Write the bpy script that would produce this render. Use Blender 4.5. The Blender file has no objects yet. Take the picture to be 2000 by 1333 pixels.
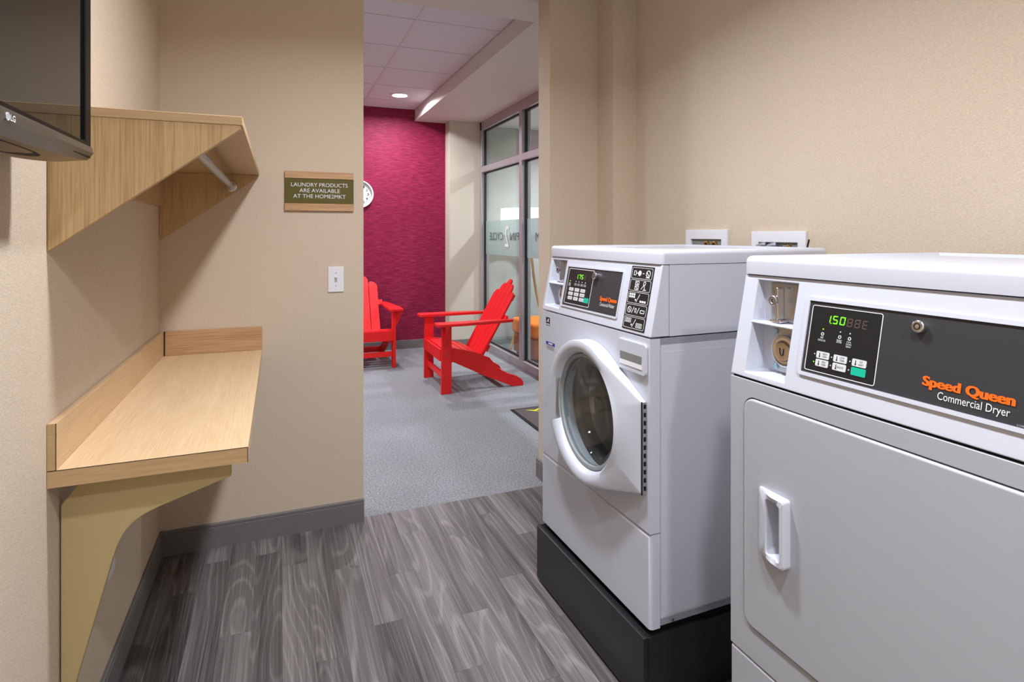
import bpy, bmesh, math, random
from mathutils import Vector, Matrix, noise
R = math.radians
random.seed(7)
scn = bpy.context.scene
col = scn.collection

# ------------------------------------------------------------------ camera
cam_d = bpy.data.cameras.new('camera')
cam = bpy.data.objects.new('camera', cam_d); col.objects.link(cam)
cam.location = (0, 0, 1.35)
cam.rotation_euler = (R(90), 0, R(-21.81))
cam_d.sensor_width = 36.0
cam_d.lens = 36.0 * 1138.8 / 2000.0
cam_d.shift_y = -(666.5 - 457.5) / 2000.0
cam_d.clip_start = 0.05
scn.camera = cam

# ------------------------------------------------------------------ world, exposure
world = bpy.data.worlds.new('world'); scn.world = world
world.use_nodes = True
world.node_tree.nodes['Background'].inputs[0].default_value = (0.8, 0.85, 1.0, 1)
world.node_tree.nodes['Background'].inputs[1].default_value = 0.25
vs = scn.view_settings
vs.view_transform = 'Standard'; vs.look = 'None'; vs.exposure = 0.12; vs.gamma = 1.0
vs.use_curve_mapping = False

LAUNDRY_W = 25.0      # watts of each laundry downlight
LOBBY_W = 30.0
LAUNDRY_C = (0.93, 0.97, 1.06)
LOBBY_C = (0.94, 0.97, 1.06)

# ------------------------------------------------------------------ materials
MATS = {}
def new_mat(name):
    m = bpy.data.materials.new(name); m.use_nodes = True
    nt = m.node_tree; b = nt.nodes['Principled BSDF']
    MATS[name] = m
    return m, nt, b
def plain(name, c, rough=0.5, metal=0.0, spec=0.5, coat=0.0, emit=None, es=0.0):
    m, nt, b = new_mat(name)
    b.inputs['Base Color'].default_value = (*c, 1)
    b.inputs['Roughness'].default_value = rough
    b.inputs['Metallic'].default_value = metal
    b.inputs['Specular IOR Level'].default_value = spec
    b.inputs['Coat Weight'].default_value = coat
    if emit:
        b.inputs['Emission Color'].default_value = (*emit, 1)
        b.inputs['Emission Strength'].default_value = es
    return m
def N(nt, t, **kw):
    n = nt.nodes.new(t)
    for k, v in kw.items(): setattr(n, k, v)
    return n
def ramp(nt, stops):
    r = N(nt, 'ShaderNodeValToRGB'); e = r.color_ramp.elements
    while len(e) < len(stops): e.new(0.5)
    for i, (p, c) in enumerate(stops):
        e[i].position = p; e[i].color = (*c, 1)
    return r
def coords(nt, scale, rot=(0, 0, 0)):
    tc = N(nt, 'ShaderNodeTexCoord'); mp = N(nt, 'ShaderNodeMapping')
    mp.inputs['Scale'].default_value = scale; mp.inputs['Rotation'].default_value = rot
    nt.links.new(tc.outputs['Object'], mp.inputs['Vector'])
    return mp
def noise_n(nt, vec, scale, detail=3, rough=0.5, dist=0.0):
    n = N(nt, 'ShaderNodeTexNoise')
    n.inputs['Scale'].default_value = scale; n.inputs['Detail'].default_value = detail
    n.inputs['Roughness'].default_value = rough; n.inputs['Distortion'].default_value = dist
    nt.links.new(vec, n.inputs['Vector']); return n
def bump(nt, b, h, strength, dist):
    bp = N(nt, 'ShaderNodeBump'); bp.inputs['Strength'].default_value = strength
    bp.inputs['Distance'].default_value = dist
    nt.links.new(h, bp.inputs['Height']); nt.links.new(bp.outputs[0], b.inputs['Normal'])
def linen(name, c0, c1):
    m, nt, b = new_mat(name)
    a = noise_n(nt, coords(nt, (1, 1, 3.2)).outputs[0], 170, 2, .6)
    r = ramp(nt, [(0.3, c0), (0.7, c1)])
    nt.links.new(a.outputs[0], r.inputs[0]); nt.links.new(r.outputs[0], b.inputs['Base Color'])
    b.inputs['Roughness'].default_value = .75; b.inputs['Specular IOR Level'].default_value = .25
    bump(nt, b, a.outputs[0], .35, .0015)
    return m
def wood(name, axis, dark, light, mid, rough=.42, scale=1.0):
    """fine straight grain running along the given axis"""
    m, nt, b = new_mat(name)
    sc = {'x': (2.2, 90, 90), 'y': (90, 2.2, 90), 'z': (90, 90, 2.2)}[axis]
    n1 = noise_n(nt, coords(nt, tuple(s * scale for s in sc)).outputs[0], 3.2, 3, .6)
    sc2 = {'x': (.6, 22, 22), 'y': (22, .6, 22), 'z': (22, 22, .6)}[axis]
    n2 = noise_n(nt, coords(nt, tuple(s * scale for s in sc2)).outputs[0], 1.5, 2, .5)
    mx = N(nt, 'ShaderNodeMath', operation='MULTIPLY_ADD')
    mx.inputs[1].default_value = .28
    nt.links.new(n2.outputs[0], mx.inputs[0])
    ml = N(nt, 'ShaderNodeMath', operation='MULTIPLY'); ml.inputs[1].default_value = .72
    nt.links.new(n1.outputs[0], ml.inputs[0]); nt.links.new(ml.outputs[0], mx.inputs[2])
    r = ramp(nt, [(.33, dark), (.5, mid), (.66, light)])
    nt.links.new(mx.outputs[0], r.inputs[0]); nt.links.new(r.outputs[0], b.inputs['Base Color'])
    b.inputs['Roughness'].default_value = rough; b.inputs['Specular IOR Level'].default_value = .35
    return m

linen('wallpaper', (.555, .452, .338), (.70, .586, .452))
plain('paint_beige', (.60, .54, .44), .7, spec=.25)
plain('ceiling_white', (.80, .78, .77), .85, spec=.2)
plain('soffit_paint', (.66, .62, .57), .6, spec=.3)
plain('baseboard_grey', (.175, .162, .155), .5, spec=.35)
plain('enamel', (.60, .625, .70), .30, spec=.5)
plain('enamel_shaded', (.455, .475, .52), .34, spec=.5)  # same enamel, with the weaker light on the dryer's upright front put into its colour
plain('white_plastic', (.80, .80, .83), .35)
plain('white_paper', (.82, .82, .82), .6)
plain('switch_white', (.80, .80, .82), .35)
plain('pedestal_black', (.018, .020, .020), .33, spec=.45)
plain('dark_gap', (.012, .012, .013), .8, spec=.1)
plain('panel_dark', (.036, .036, .040), .42, spec=.4)
plain('panel_black', (.014, .014, .015), .35, spec=.4)
plain('print_white', (.78, .78, .78), .6, spec=.2)
plain('etched_dark', (.10, .11, .12), .6, spec=.2)
plain('print_grey', (.42, .42, .44), .6, spec=.2)
plain('print_black', (.02, .02, .02), .6, spec=.2)
plain('key_grey', (.66, .66, .68), .5)
plain('key_green', (.0, .45, .29), .5)
plain('print_orange', (.95, .145, .012), .55, spec=.2)
plain('led_green', (.1, .6, .02), .5, emit=(.22, 1.0, .01), es=1.0)
plain('led_dim', (.10, .07, .055), .5)
plain('chrome', (.72, .72, .74), .18, 1.0)
plain('steel', (.50, .50, .51), .33, 1.0)
plain('drum_steel', (.80, .80, .80), .28, .9)
plain('brushed', (.40, .41, .42), .4, 1.0)
plain('brass', (.62, .38, .12), .3, 1.0)
plain('bronze_lock', (.58, .42, .27), .38, .8)
plain('blue_zinc', (.35, .55, .66), .3, .7)
plain('seal_grey', (.30, .33, .34), .4)
plain('gasket', (.045, .045, .048), .5)
plain('sticker_blue', (.02, .05, .35), .5)
plain('tv_bezel', (.006, .006, .006), .35, spec=.08)
plain('tv_screen', (.006, .006, .006), .035, spec=.7)
plain('tv_chin', (.055, .048, .042), .22, spec=.6)
plain('tv_speaker', (.008, .008, .008), .7)
plain('cream_paint', (.52, .405, .20), .6, spec=.25)
plain('sign_green', (.115, .095, .022), .55, spec=.25)
plain('red_plastic', (.76, .014, .016), .42, spec=.35)
plain('bolt', (.45, .12, .12), .4, .5)
plain('aluminium', (.46, .43, .44), .45, .55)
plain('rubber_black', (.01, .01, .011), .6)
plain('clock_rim', (.80, .80, .80), .35)
plain('clock_face', (.50, .52, .50), .6)
plain('clock_inner', (.72, .74, .73), .6)
plain('mat_brown', (.105, .085, .082), .95, spec=.05)
plain('mat_border', (.03, .028, .03), .9, spec=.05)
plain('mat_yellow', (.70, .62, .03), .9, spec=.05)
plain('orange_fabric', (.80, .20, .03), .85, spec=.15)
plain('orange_dark', (.36, .085, .03), .85, spec=.15)
plain('lamp_wood', (.48, .30, .12), .5)
plain('lamp_shade', (.9, .88, .82), .8, emit=(1.0, .95, .84), es=1.1)
plain('lens_glow', (1, 1, 1), .5, emit=(1.0, .98, .96), es=14.0)
plain('hose_braid', (.34, .34, .40), .4, .5)
plain('box_inside', (.22, .22, .20), .6)
plain('far_wall', (.52, .52, .50), .8, spec=.2)
plain('grout', (.03, .028, .027), .9, spec=.1)
wood('laminate_counter', 'y', (.62, .415, .225), (.75, .55, .335), (.69, .485, .28))
wood('laminate_edge', 'x', (.46, .30, .145), (.58, .40, .215), (.52, .35, .18))
wood('laminate_splash', 'y', (.55, .365, .19), (.67, .47, .265), (.61, .415, .23), scale=.8)
wood('laminate_upright', 'z', (.40, .25, .115), (.62, .425, .22), (.54, .36, .175))
wood('sign_wood', 'x', (.38, .20, .09), (.60, .38, .21), (.52, .31, .16))

def mk_crimson():
    m, nt, b = new_mat('crimson_paper')
    n = noise_n(nt, coords(nt, (7, 7, 85)).outputs[0], 1.4, 4, .65)
    r = ramp(nt, [(.30, (.125, .004, .023)), (.5, (.25, .008, .047)), (.72, (.38, .030, .090))])
    nt.links.new(n.outputs[0], r.inputs[0]); nt.links.new(r.outputs[0], b.inputs['Base Color'])
    b.inputs['Roughness'].default_value = .6; b.inputs['Specular IOR Level'].default_value = .3
    bump(nt, b, n.outputs[0], .4, .003)
mk_crimson()
def mk_carpet():
    m, nt, b = new_mat('carpet')
    n = noise_n(nt, coords(nt, (1, 1, 1)).outputs[0], 105, 3, .75)
    n2 = noise_n(nt, coords(nt, (1, 1, 1)).outputs[0], 2.2, 3, .5)
    r = ramp(nt, [(.34, (.158, .160, .170)), (.5, (.255, .258, .268)), (.64, (.372, .375, .382))])
    nt.links.new(n.outputs[0], r.inputs[0])
    r2 = ramp(nt, [(.3, (.88, .88, .88)), (.7, (1, 1, 1))])
    nt.links.new(n2.outputs[0], r2.inputs[0])
    mx = N(nt, 'ShaderNodeMix', data_type='RGBA', blend_type='MULTIPLY'); mx.inputs[0].default_value = 1
    nt.links.new(r.outputs[0], mx.inputs[6]); nt.links.new(r2.outputs[0], mx.inputs[7])
    nt.links.new(mx.outputs[2], b.inputs['Base Color'])
    b.inputs['Roughness'].default_value = .95; b.inputs['Specular IOR Level'].default_value = .05
    bump(nt, b, n.outputs[0], .6, .004)
mk_carpet()
def mk_plank():
    m, nt, b = new_mat('vinyl_plank')
    oi = N(nt, 'ShaderNodeObjectInfo'); tc = N(nt, 'ShaderNodeTexCoord')
    off = N(nt, 'ShaderNodeVectorMath', operation='SCALE'); off.inputs[0].default_value = (13, 29, 7)
    nt.links.new(oi.outputs['Random'], off.inputs['Scale'])
    ad = N(nt, 'ShaderNodeVectorMath', operation='ADD')
    nt.links.new(tc.outputs['Object'], ad.inputs[0]); nt.links.new(off.outputs[0], ad.inputs[1])
    def mp(s):
        q = N(nt, 'ShaderNodeMapping'); q.inputs['Scale'].default_value = s
        nt.links.new(ad.outputs[0], q.inputs['Vector']); return q.outputs[0]
    field = noise_n(nt, mp((8.5, .95, 8.5)), 1.0, 0, .4, .15)          # long contours: cathedral figure
    saw = N(nt, 'ShaderNodeMath', operation='MULTIPLY'); saw.inputs[1].default_value = 11
    nt.links.new(field.outputs[0], saw.inputs[0])
    sn = N(nt, 'ShaderNodeMath', operation='SINE')
    sw2 = N(nt, 'ShaderNodeMath', operation='MULTIPLY'); sw2.inputs[1].default_value = 6.28
    nt.links.new(saw.outputs[0], sw2.inputs[0]); nt.links.new(sw2.outputs[0], sn.inputs[0])
    ln = N(nt, 'ShaderNodeMapRange'); ln.inputs[1].default_value = .45; ln.inputs[2].default_value = 1.0
    nt.links.new(sn.outputs[0], ln.inputs[0])
    fine = noise_n(nt, mp((170, 2.2, 170)), 1.0, 3, .7)
    broad = noise_n(nt, mp((16, .7, 16)), 1.0, 2, .5)
    def ma(a, k, c):
        q = N(nt, 'ShaderNodeMath', operation='MULTIPLY_ADD'); q.inputs[1].default_value = k
        nt.links.new(a, q.inputs[0])
        if isinstance(c, float): q.inputs[2].default_value = c
        else: nt.links.new(c, q.inputs[2])
        return q.outputs[0]
    v = ma(ln.outputs[0], .10, ma(fine.outputs[0], .54, ma(broad.outputs[0], .55, ma(oi.outputs['Random'], .20, -.18))))
    r = ramp(nt, [(.26, (.045, .039, .038)), (.50, (.135, .122, .117)), (.74, (.285, .262, .250))])
    nt.links.new(v, r.inputs[0]); nt.links.new(r.outputs[0], b.inputs['Base Color'])
    b.inputs['Roughness'].default_value = .48; b.inputs['Specular IOR Level'].default_value = .35
    bump(nt, b, fine.outputs[0], .12, .001)
mk_plank()
def mk_tile():
    m, nt, b = new_mat('acoustic_tile')
    n = noise_n(nt, coords(nt, (1, 1, 1)).outputs[0], 90, 3, .7)
    r = ramp(nt, [(.3, (.62, .61, .64)), (.6, (.72, .71, .74))])
    nt.links.new(n.outputs[0], r.inputs[0]); nt.links.new(r.outputs[0], b.inputs['Base Color'])
    b.inputs['Roughness'].default_value = .9; b.inputs['Specular IOR Level'].default_value = .1
    bump(nt, b, n.outputs[0], .3, .002)
mk_tile()
plain('grid_bar', (.62, .61, .63), .5)
def mk_glass(name, tint, ior=1.45, body=None, k=0.0, grough=.02):
    m = bpy.data.materials.new(name); m.use_nodes = True; MATS[name] = m
    nt = m.node_tree; nt.nodes.clear()
    out = N(nt, 'ShaderNodeOutputMaterial'); tr = N(nt, 'ShaderNodeBsdfTransparent'); tr.inputs[0].default_value = (*tint, 1)
    gl = N(nt, 'ShaderNodeBsdfGlossy'); gl.inputs['Roughness'].default_value = grough
    lw = N(nt, 'ShaderNodeLayerWeight'); lw.inputs[0].default_value = .5
    pw = N(nt, 'ShaderNodeMath', operation='POWER'); pw.inputs[1].default_value = 5.0
    nt.links.new(lw.outputs['Facing'], pw.inputs[0])
    f0 = ((ior - 1) / (ior + 1)) ** 2
    fr = N(nt, 'ShaderNodeMath', operation='MULTIPLY_ADD'); fr.inputs[1].default_value = 1 - f0; fr.inputs[2].default_value = f0
    nt.links.new(pw.outputs[0], fr.inputs[0])
    mx = N(nt, 'ShaderNodeMixShader')
    nt.links.new(fr.outputs[0], mx.inputs[0]); nt.links.new(gl.outputs[0], mx.inputs[2])
    if body:
        df = N(nt, 'ShaderNodeBsdfDiffuse'); df.inputs[0].default_value = (*body, 1)
        m2 = N(nt, 'ShaderNodeMixShader'); m2.inputs[0].default_value = k
        nt.links.new(tr.outputs[0], m2.inputs[1]); nt.links.new(df.outputs[0], m2.inputs[2])
        nt.links.new(m2.outputs[0], mx.inputs[1])
    else:
        nt.links.new(tr.outputs[0], mx.inputs[1])
    nt.links.new(mx.outputs[0], out.inputs[0])
mk_glass('window_glass', (.90, .95, .94), 1.40)
mk_glass('frosted_film', (.75, .82, .82), 1.4, (.80, .87, .87), .55, .3)
mk_glass('door_glass', (.88, .91, .91), 1.85)

# ------------------------------------------------------------------ mesh helpers
class MB:
    def __init__(s): s.bm = bmesh.new()
    def quadset(s, pts, faces):
        v = [s.bm.verts.new(p) for p in pts]
        for f in faces:
            try: s.bm.faces.new([v[i] for i in f])
            except ValueError: pass
        return s
    def box(s, x0, x1, y0, y1, z0, z1):
        p = [(x, y, z) for z in (z0, z1) for y in (y0, y1) for x in (x0, x1)]
        return s.quadset(p, [(0, 2, 3, 1), (4, 5, 7, 6), (0, 1, 5, 4), (2, 6, 7, 3), (0, 4, 6, 2), (1, 3, 7, 5)])
    def prism(s, poly, c0, c1, F=lambda a, b, c: (a, b, c)):
        n = len(poly)
        p = [F(a, b, c0) for a, b in poly] + [F(a, b, c1) for a, b in poly]
        f = [tuple(range(n)), tuple(range(2 * n - 1, n - 1, -1))] + [(i, (i + 1) % n, n + (i + 1) % n, n + i) for i in range(n)]
        return s.quadset(p, f)
    def ring(s, outer, inner, c0, c1, F=lambda a, b, c: (a, b, c)):
        n = len(outer)
        p = [F(a, b, c0) for a, b in outer] + [F(a, b, c0) for a, b in inner] + [F(a, b, c1) for a, b in outer] + [F(a, b, c1) for a, b in inner]
        f = []
        for i in range(n):
            j = (i + 1) % n
            f += [(i, j, n + j, n + i), (2 * n + i, 3 * n + i, 3 * n + j, 2 * n + j), (i, 2 * n + i, 2 * n + j, j), (n + i, n + j, 3 * n + j, 3 * n + i)]
        return s.quadset(p, f)
    def loft(s, loops, cap0=False, cap1=False, closed=True):
        n = len(loops[0]); p = [q for l in loops for q in l]; f = []
        for k in range(len(loops) - 1):
            for i in range(n if closed else n - 1):
                j = (i + 1) % n
                f.append((k * n + i, k * n + j, (k + 1) * n + j, (k + 1) * n + i))
        if cap0: f.append(tuple(range(n)))
        if cap1: f.append(tuple(range((len(loops) - 1) * n, len(loops) * n)))
        return s.quadset(p, f)
    def tube(s, pts, r, n=10, caps=True):
        pts = [Vector(p) for p in pts]; loops = []
        up = None
        for i, p in enumerate(pts):
            t = (pts[min(i + 1, len(pts) - 1)] - pts[max(i - 1, 0)]).normalized()
            if up is None:
                up = Vector((0, 0, 1)) if abs(t.z) < .9 else Vector((1, 0, 0))
            u = t.cross(up).normalized(); w = u.cross(t).normalized(); up = w
            rr = r[i] if isinstance(r, (list, tuple)) else r
            loops.append([p + u * rr * math.cos(a) + w * rr * math.sin(a) for a in [2 * math.pi * k / n for k in range(n)]])
        return s.loft(loops, caps, caps)
    def build(s, name, mat, parent=None, bevel=0.0, seg=2, ang=40, efilter=None, smooth=True, loc=None):
        bm = s.bm
        bmesh.ops.remove_doubles(bm, verts=bm.verts, dist=1e-6)
        bmesh.ops.recalc_face_normals(bm, faces=bm.faces)
        if bevel > 0:
            es = [e for e in bm.edges if len(e.link_faces) == 2 and e.calc_face_angle(0) > R(ang) and (efilter is None or efilter(e))]
            if es: bmesh.ops.bevel(bm, geom=es, offset=bevel, segments=seg, profile=.5, affect='EDGES', clamp_overlap=True)
        me = bpy.data.meshes.new(name); bm.to_mesh(me); bm.free()
        for p in me.polygons: p.use_smooth = smooth
        if smooth: me.set_sharp_from_angle(angle=R(35))
        me.materials.append(MATS[mat])
        o = bpy.data.objects.new(name, me); col.objects.link(o)
        if bevel > 0 and smooth:
            wn_ = o.modifiers.new('weighted_normal', 'WEIGHTED_NORMAL'); wn_.keep_sharp = True; wn_.weight = 90
        if parent is not None: o.parent = parent
        if loc: o.location = loc
        return o

def tag(o, label, cat=None, group=None, kind=None):
    o['label'] = label
    if cat: o['category'] = cat
    if group: o['group'] = group
    if kind: o['kind'] = kind
    return o
def root(name, loc, label, cat, rz=0, group=None, kind=None):
    o = bpy.data.objects.new(name, None); col.objects.link(o)
    o.location = loc; o.rotation_euler = (0, 0, rz); o.empty_display_size = .1
    return tag(o, label, cat, group, kind)
def struct(name, mb, mat, label, cat, **kw):
    return tag(mb.build(name, mat, **kw), label, cat, kind='structure')
def rrect(a0, a1, b0, b1, r, n=5):
    out = []
    for cx, cy, st in ((a1 - r, b0 + r, -90), (a1 - r, b1 - r, 0), (a0 + r, b1 - r, 90), (a0 + r, b0 + r, 180)):
        for k in range(n + 1):
            t = R(st + 90 * k / n); out.append((cx + r * math.cos(t), cy + r * math.sin(t)))
    return out
def circ(cx, cy, r, n=32, st=0): return [(cx + r * math.cos(st + 2 * math.pi * k / n), cy + r * math.sin(st + 2 * math.pi * k / n)) for k in range(n)]
def raypoly(c, poly, ang):
    d = (math.cos(ang), math.sin(ang)); best = None
    for i in range(len(poly)):
        a, b = poly[i], poly[(i + 1) % len(poly)]
        ex, ey = b[0] - a[0], b[1] - a[1]; den = d[0] * ey - d[1] * ex
        if abs(den) < 1e-12: continue
        t = ((a[0] - c[0]) * ey - (a[1] - c[1]) * ex) / den
        k = ((a[0] - c[0]) * d[1] - (a[1] - c[1]) * d[0]) / den
        if t > 0 and -1e-9 <= k <= 1 + 1e-9: best = t if best is None else max(best, t)
    return best
def around(c, outer, inner, extra=48):
    """matching point lists of two outlines that are star-shaped about c"""
    an = sorted({round(math.atan2(p[1] - c[1], p[0] - c[0]), 6) for p in list(outer) + list(inner)} | {round(-math.pi + 2 * math.pi * k / extra, 6) for k in range(extra)})
    f = lambda poly: [(c[0] + raypoly(c, poly, a) * math.cos(a), c[1] + raypoly(c, poly, a) * math.sin(a)) for a in an]
    return f(outer), f(inner)

def text_obj(body, F, width, mat, parent, height=None, thick=.0006, name='lettering', bold=0.0, align='CENTER', spacing=1.0, line=1.0, resolution=3, xbold=0.0):
    """flat lettering: F(a, b, c) maps text plane (a across, b up, both about the text's middle) and c outwards"""
    cu = bpy.data.curves.new('lettering', 'FONT'); cu.body = body; cu.align_x = align
    cu.space_character = spacing; cu.space_line = line; cu.offset = bold; cu.resolution_u = resolution
    ob = bpy.data.objects.new('lettering_source', cu); col.objects.link(ob)
    dg = bpy.context.evaluated_depsgraph_get(); ev = ob.evaluated_get(dg)
    me0 = ev.to_mesh()
    vs_ = [v.co.copy() for v in me0.vertices]; fs = [tuple(p.vertices) for p in me0.polygons]
    ev.to_mesh_clear(); bpy.data.objects.remove(ob); bpy.data.curves.remove(cu)
    x0 = min(v.x for v in vs_); x1 = max(v.x for v in vs_); y0 = min(v.y for v in vs_); y1 = max(v.y for v in vs_)
    sx = width / (x1 - x0); sy = sx if height is None else height / (y1 - y0)
    me = bpy.data.meshes.new(name)
    pts, fcs = [], []
    for lay, sh_ in enumerate((-xbold, -xbold / 2, 0, xbold / 2, xbold) if xbold else (0,)):
        fcs += [tuple(i + len(pts) for i in f) for f in fs]
        pts += [F((v.x - (x0 + x1) / 2) * sx + sh_, (v.y - (y0 + y1) / 2) * sy, thick + lay * .00006) for v in vs_]
    me.from_pydata(pts, [], fcs)
    me.materials.append(MATS[mat]); me.update()
    o = bpy.data.objects.new(name, me); col.objects.link(o); o.parent = parent
    return o

# ------------------------------------------------------------------ the setting: laundry room
XL, XR, YB, YR = -.462, 1.775, 2.812, -1.7      # left wall, right wall, sign wall, wall behind the camera
HC = 2.64
ZL, ZS = 2.82, 2.69                             # lobby tile ceiling, lobby soffit
WT = .145                                       # thickness of the sign wall
struct('wall_left', MB().box(XL - .1, XL, YR, YB + WT, 0, HC + .3), 'wallpaper', 'beige linen-textured laundry wall beside the wooden counter', 'wall')
struct('wall_back', MB().box(XL, .371, YB, YB + WT, 0, HC + .3), 'wallpaper', 'beige laundry wall carrying the green sign and light switch', 'wall')
struct('wall_back_right', MB().box(1.343, 2.35, YB, YB + WT, 0, HC + .3), 'wallpaper', 'beige wall end on the washer side of the opening', 'wall')
struct('wall_chase', MB().box(1.632, XR + .1, 2.647, YB, 0, HC + .3), 'wallpaper', 'shallow boxed-out beige column in the corner behind the washer', 'wall')
struct('wall_right', MB().box(XR, XR + .1, YR, 2.70, 0, HC + .3), 'wallpaper', 'large beige linen-textured wall behind the washer and dryer', 'wall')
struct('wall_rear', MB().box(XL - .1, XR + .1, YR - .1, YR, 0, HC + .3), 'wallpaper', 'beige laundry wall facing the sign wall', 'wall')
struct('wall_header', MB().box(.371, 1.343, YB, YB + WT, HC, HC + .3), 'paint_beige', 'beige header strip above the wide opening to the lobby', 'wall')
struct('ceiling', MB().box(XL - .1, XR + .1, YR - .1, YB, HC, HC + .06), 'ceiling_white', 'plain white laundry room ceiling', 'ceiling')

# baseboards
def base_profile(F, a0, a1, name, label, h=.104):
    prof = [(0, 0), (.012, 0), (.012, h - .017), (.0095, h - .0155), (.0095, h - .0135), (.011, h - .012), (.011, h - .003), (.007, h), (0, h)]
    return struct(name, MB().prism(prof, a0, a1, F), 'baseboard_grey', label, 'baseboard')
base_profile(lambda a, b, c: (XL + a, c, b), YR, YB, 'baseboard_left', 'dark grey baseboard running under the wooden counter')
base_profile(lambda a, b, c: (c, YB - a, b), XL, .373, 'baseboard_back', 'dark grey baseboard under the light switch and sign')
base_profile(lambda a, b, c: (1.343 - a, c, b), YB - .012, YB + WT + .012, 'baseboard_jamb', 'grey baseboard on the wall end beside the washer')
base_profile(lambda a, b, c: (c, YB - a, b), 1.331, 1.632, 'baseboard_niche', 'grey baseboard hidden in the corner behind the washer')

# plank floor
fl = struct('floor', MB().box(XL, XR, YR, 2.842, -.05, -.0025), 'grout', 'grey wood-look plank floor of the laundry room', 'floor')
joints = {-5: [2.235], -4: [2.49], -3: [1.62], -2: [2.17, 1.35], -1: [1.78], 0: [2.54], 1: [1.932], 2: [2.44, 1.52], 3: [2.04], 4: [2.32], 5: [1.73, 2.62], 6: [1.985], 7: [2.50, 1.60], 8: [2.14], 9: [2.66, 1.85], 10: [2.42]}
k = -5
while True:
    x0 = .0115 + .0985 * k; x1 = x0 + .0985
    if x0 >= XR: break
    js = sorted(joints.get(k, [random.uniform(1.5, 2.5)]))
    while js[-1] < 2.842 - .75: js.append(js[-1] + random.uniform(.85, 1.1))
    while js[0] > YR: js.insert(0, js[0] - random.uniform(.75, 1.15))
    js = [j for j in js if j < 2.80] + [2.842]
    if js[0] < YR: js[0] = YR
    for a, b in zip(js[:-1], js[1:]):
        xa, xb = max(x0, XL) + .0002, min(x1, XR) - .0002
        if xb - xa < .01 or b - a < .02: continue
        cx, cy = (xa + xb) / 2, (a + b) / 2
        hx, hy = (xb - xa) / 2, (b - a) / 2 - .0003
        MB().box(-hx, hx, -hy, hy, -.004, 0).build('plank', 'vinyl_plank', fl, smooth=False, loc=(cx, cy, 0))
    k += 1

# ------------------------------------------------------------------ the setting: lobby seen through the opening
YC, XG = 6.85, 2.25       # crimson wall, glazed wall
YP = 6.66                 # pier beside the glazing
struct('floor_lobby', MB().box(-3.0, 5.6, 2.842, 7.1, -.05, 0), 'carpet', 'speckled grey lobby carpet', 'floor')
struct('wall_crimson', MB().box(-3.0, 1.872, YC, YC + .1, 0, 3.0), 'crimson_paper', 'crimson wall with streaky horizontal texture behind the red chairs', 'wall')
struct('wall_pier', MB().box(1.872, XG + .10, YP, YC + .1, 0, 3.0), 'paint_beige', 'pale beige pier between the crimson wall and the glazing', 'wall')
struct('wall_lobby_left', MB().box(-3.1, -3.0, 2.8, YC + .1, 0, 3.0), 'paint_beige', 'beige lobby wall out of sight past the opening', 'wall')
struct('wall_lobby_near', MB().box(-3.0, XL - .1, YB, YB + WT, 0, 3.0), 'paint_beige', 'beige lobby wall continuing past the laundry corner', 'wall')
base_profile(lambda a, b, c: (c, YC - a, b), -3.0, 1.872, 'baseboard_crimson', 'grey baseboard under the crimson wall', .10)
base_profile(lambda a, b, c: (c, YP - a, b), 1.86, XG, 'baseboard_pier', 'grey baseboard under the pale pier', .10)
base_profile(lambda a, b, c: (1.872 - a, c, b), YP - .011, YC - .011, 'baseboard_pier_side', 'short grey baseboard on the side of the pier', .10)
# tiled ceiling: each tile is a piece on a grid
cl = struct('ceiling_lobby', MB().box(-3.0, 1.50, 3.37, YC, ZL + .02, ZL + .08), 'ceiling_white', 'white suspended tile ceiling of the lobby', 'ceiling')
gx = [.88 - .6175 * i for i in range(6, -1, -1)] + [1.50]; gx = [-3.0] + gx
gy = [3.37] + [3.345 + .6175 * i for i in range(1, 6)] + [YC]
for i in range(len(gx) - 1):
    for j in range(len(gy) - 1):
        w, d = gx[i + 1] - gx[i], gy[j + 1] - gy[j]
        if w < .03 or d < .03: continue
        MB().box(-w / 2 + .006, w / 2 - .006, -d / 2 + .006, d / 2 - .006, 0, .014).build('tile', 'acoustic_tile', cl, smooth=False, loc=((gx[i] + gx[i + 1]) / 2, (gy[j] + gy[j + 1]) / 2, ZL + .003))
for x in gx[1:-1]: MB().box(x - .009, x + .009, 3.37, YC, ZL, ZL + .022).build('grid_bar', 'grid_bar', cl, smooth=False)
for y in gy[1:-1]: MB().box(-3.0, 1.50, y - .009, y + .009, ZL - .0005, ZL + .021).build('grid_bar', 'grid_bar', cl, smooth=False)
struct('ceiling_soffit', MB().box(1.50, XG + .1, 3.37, YC, ZS, ZL + .2).box(-3.0, XG + .1, YB + WT, 3.37, ZS, ZL + .2), 'soffit_paint', 'dropped pale soffit along the lobby glazing', 'ceiling')

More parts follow.
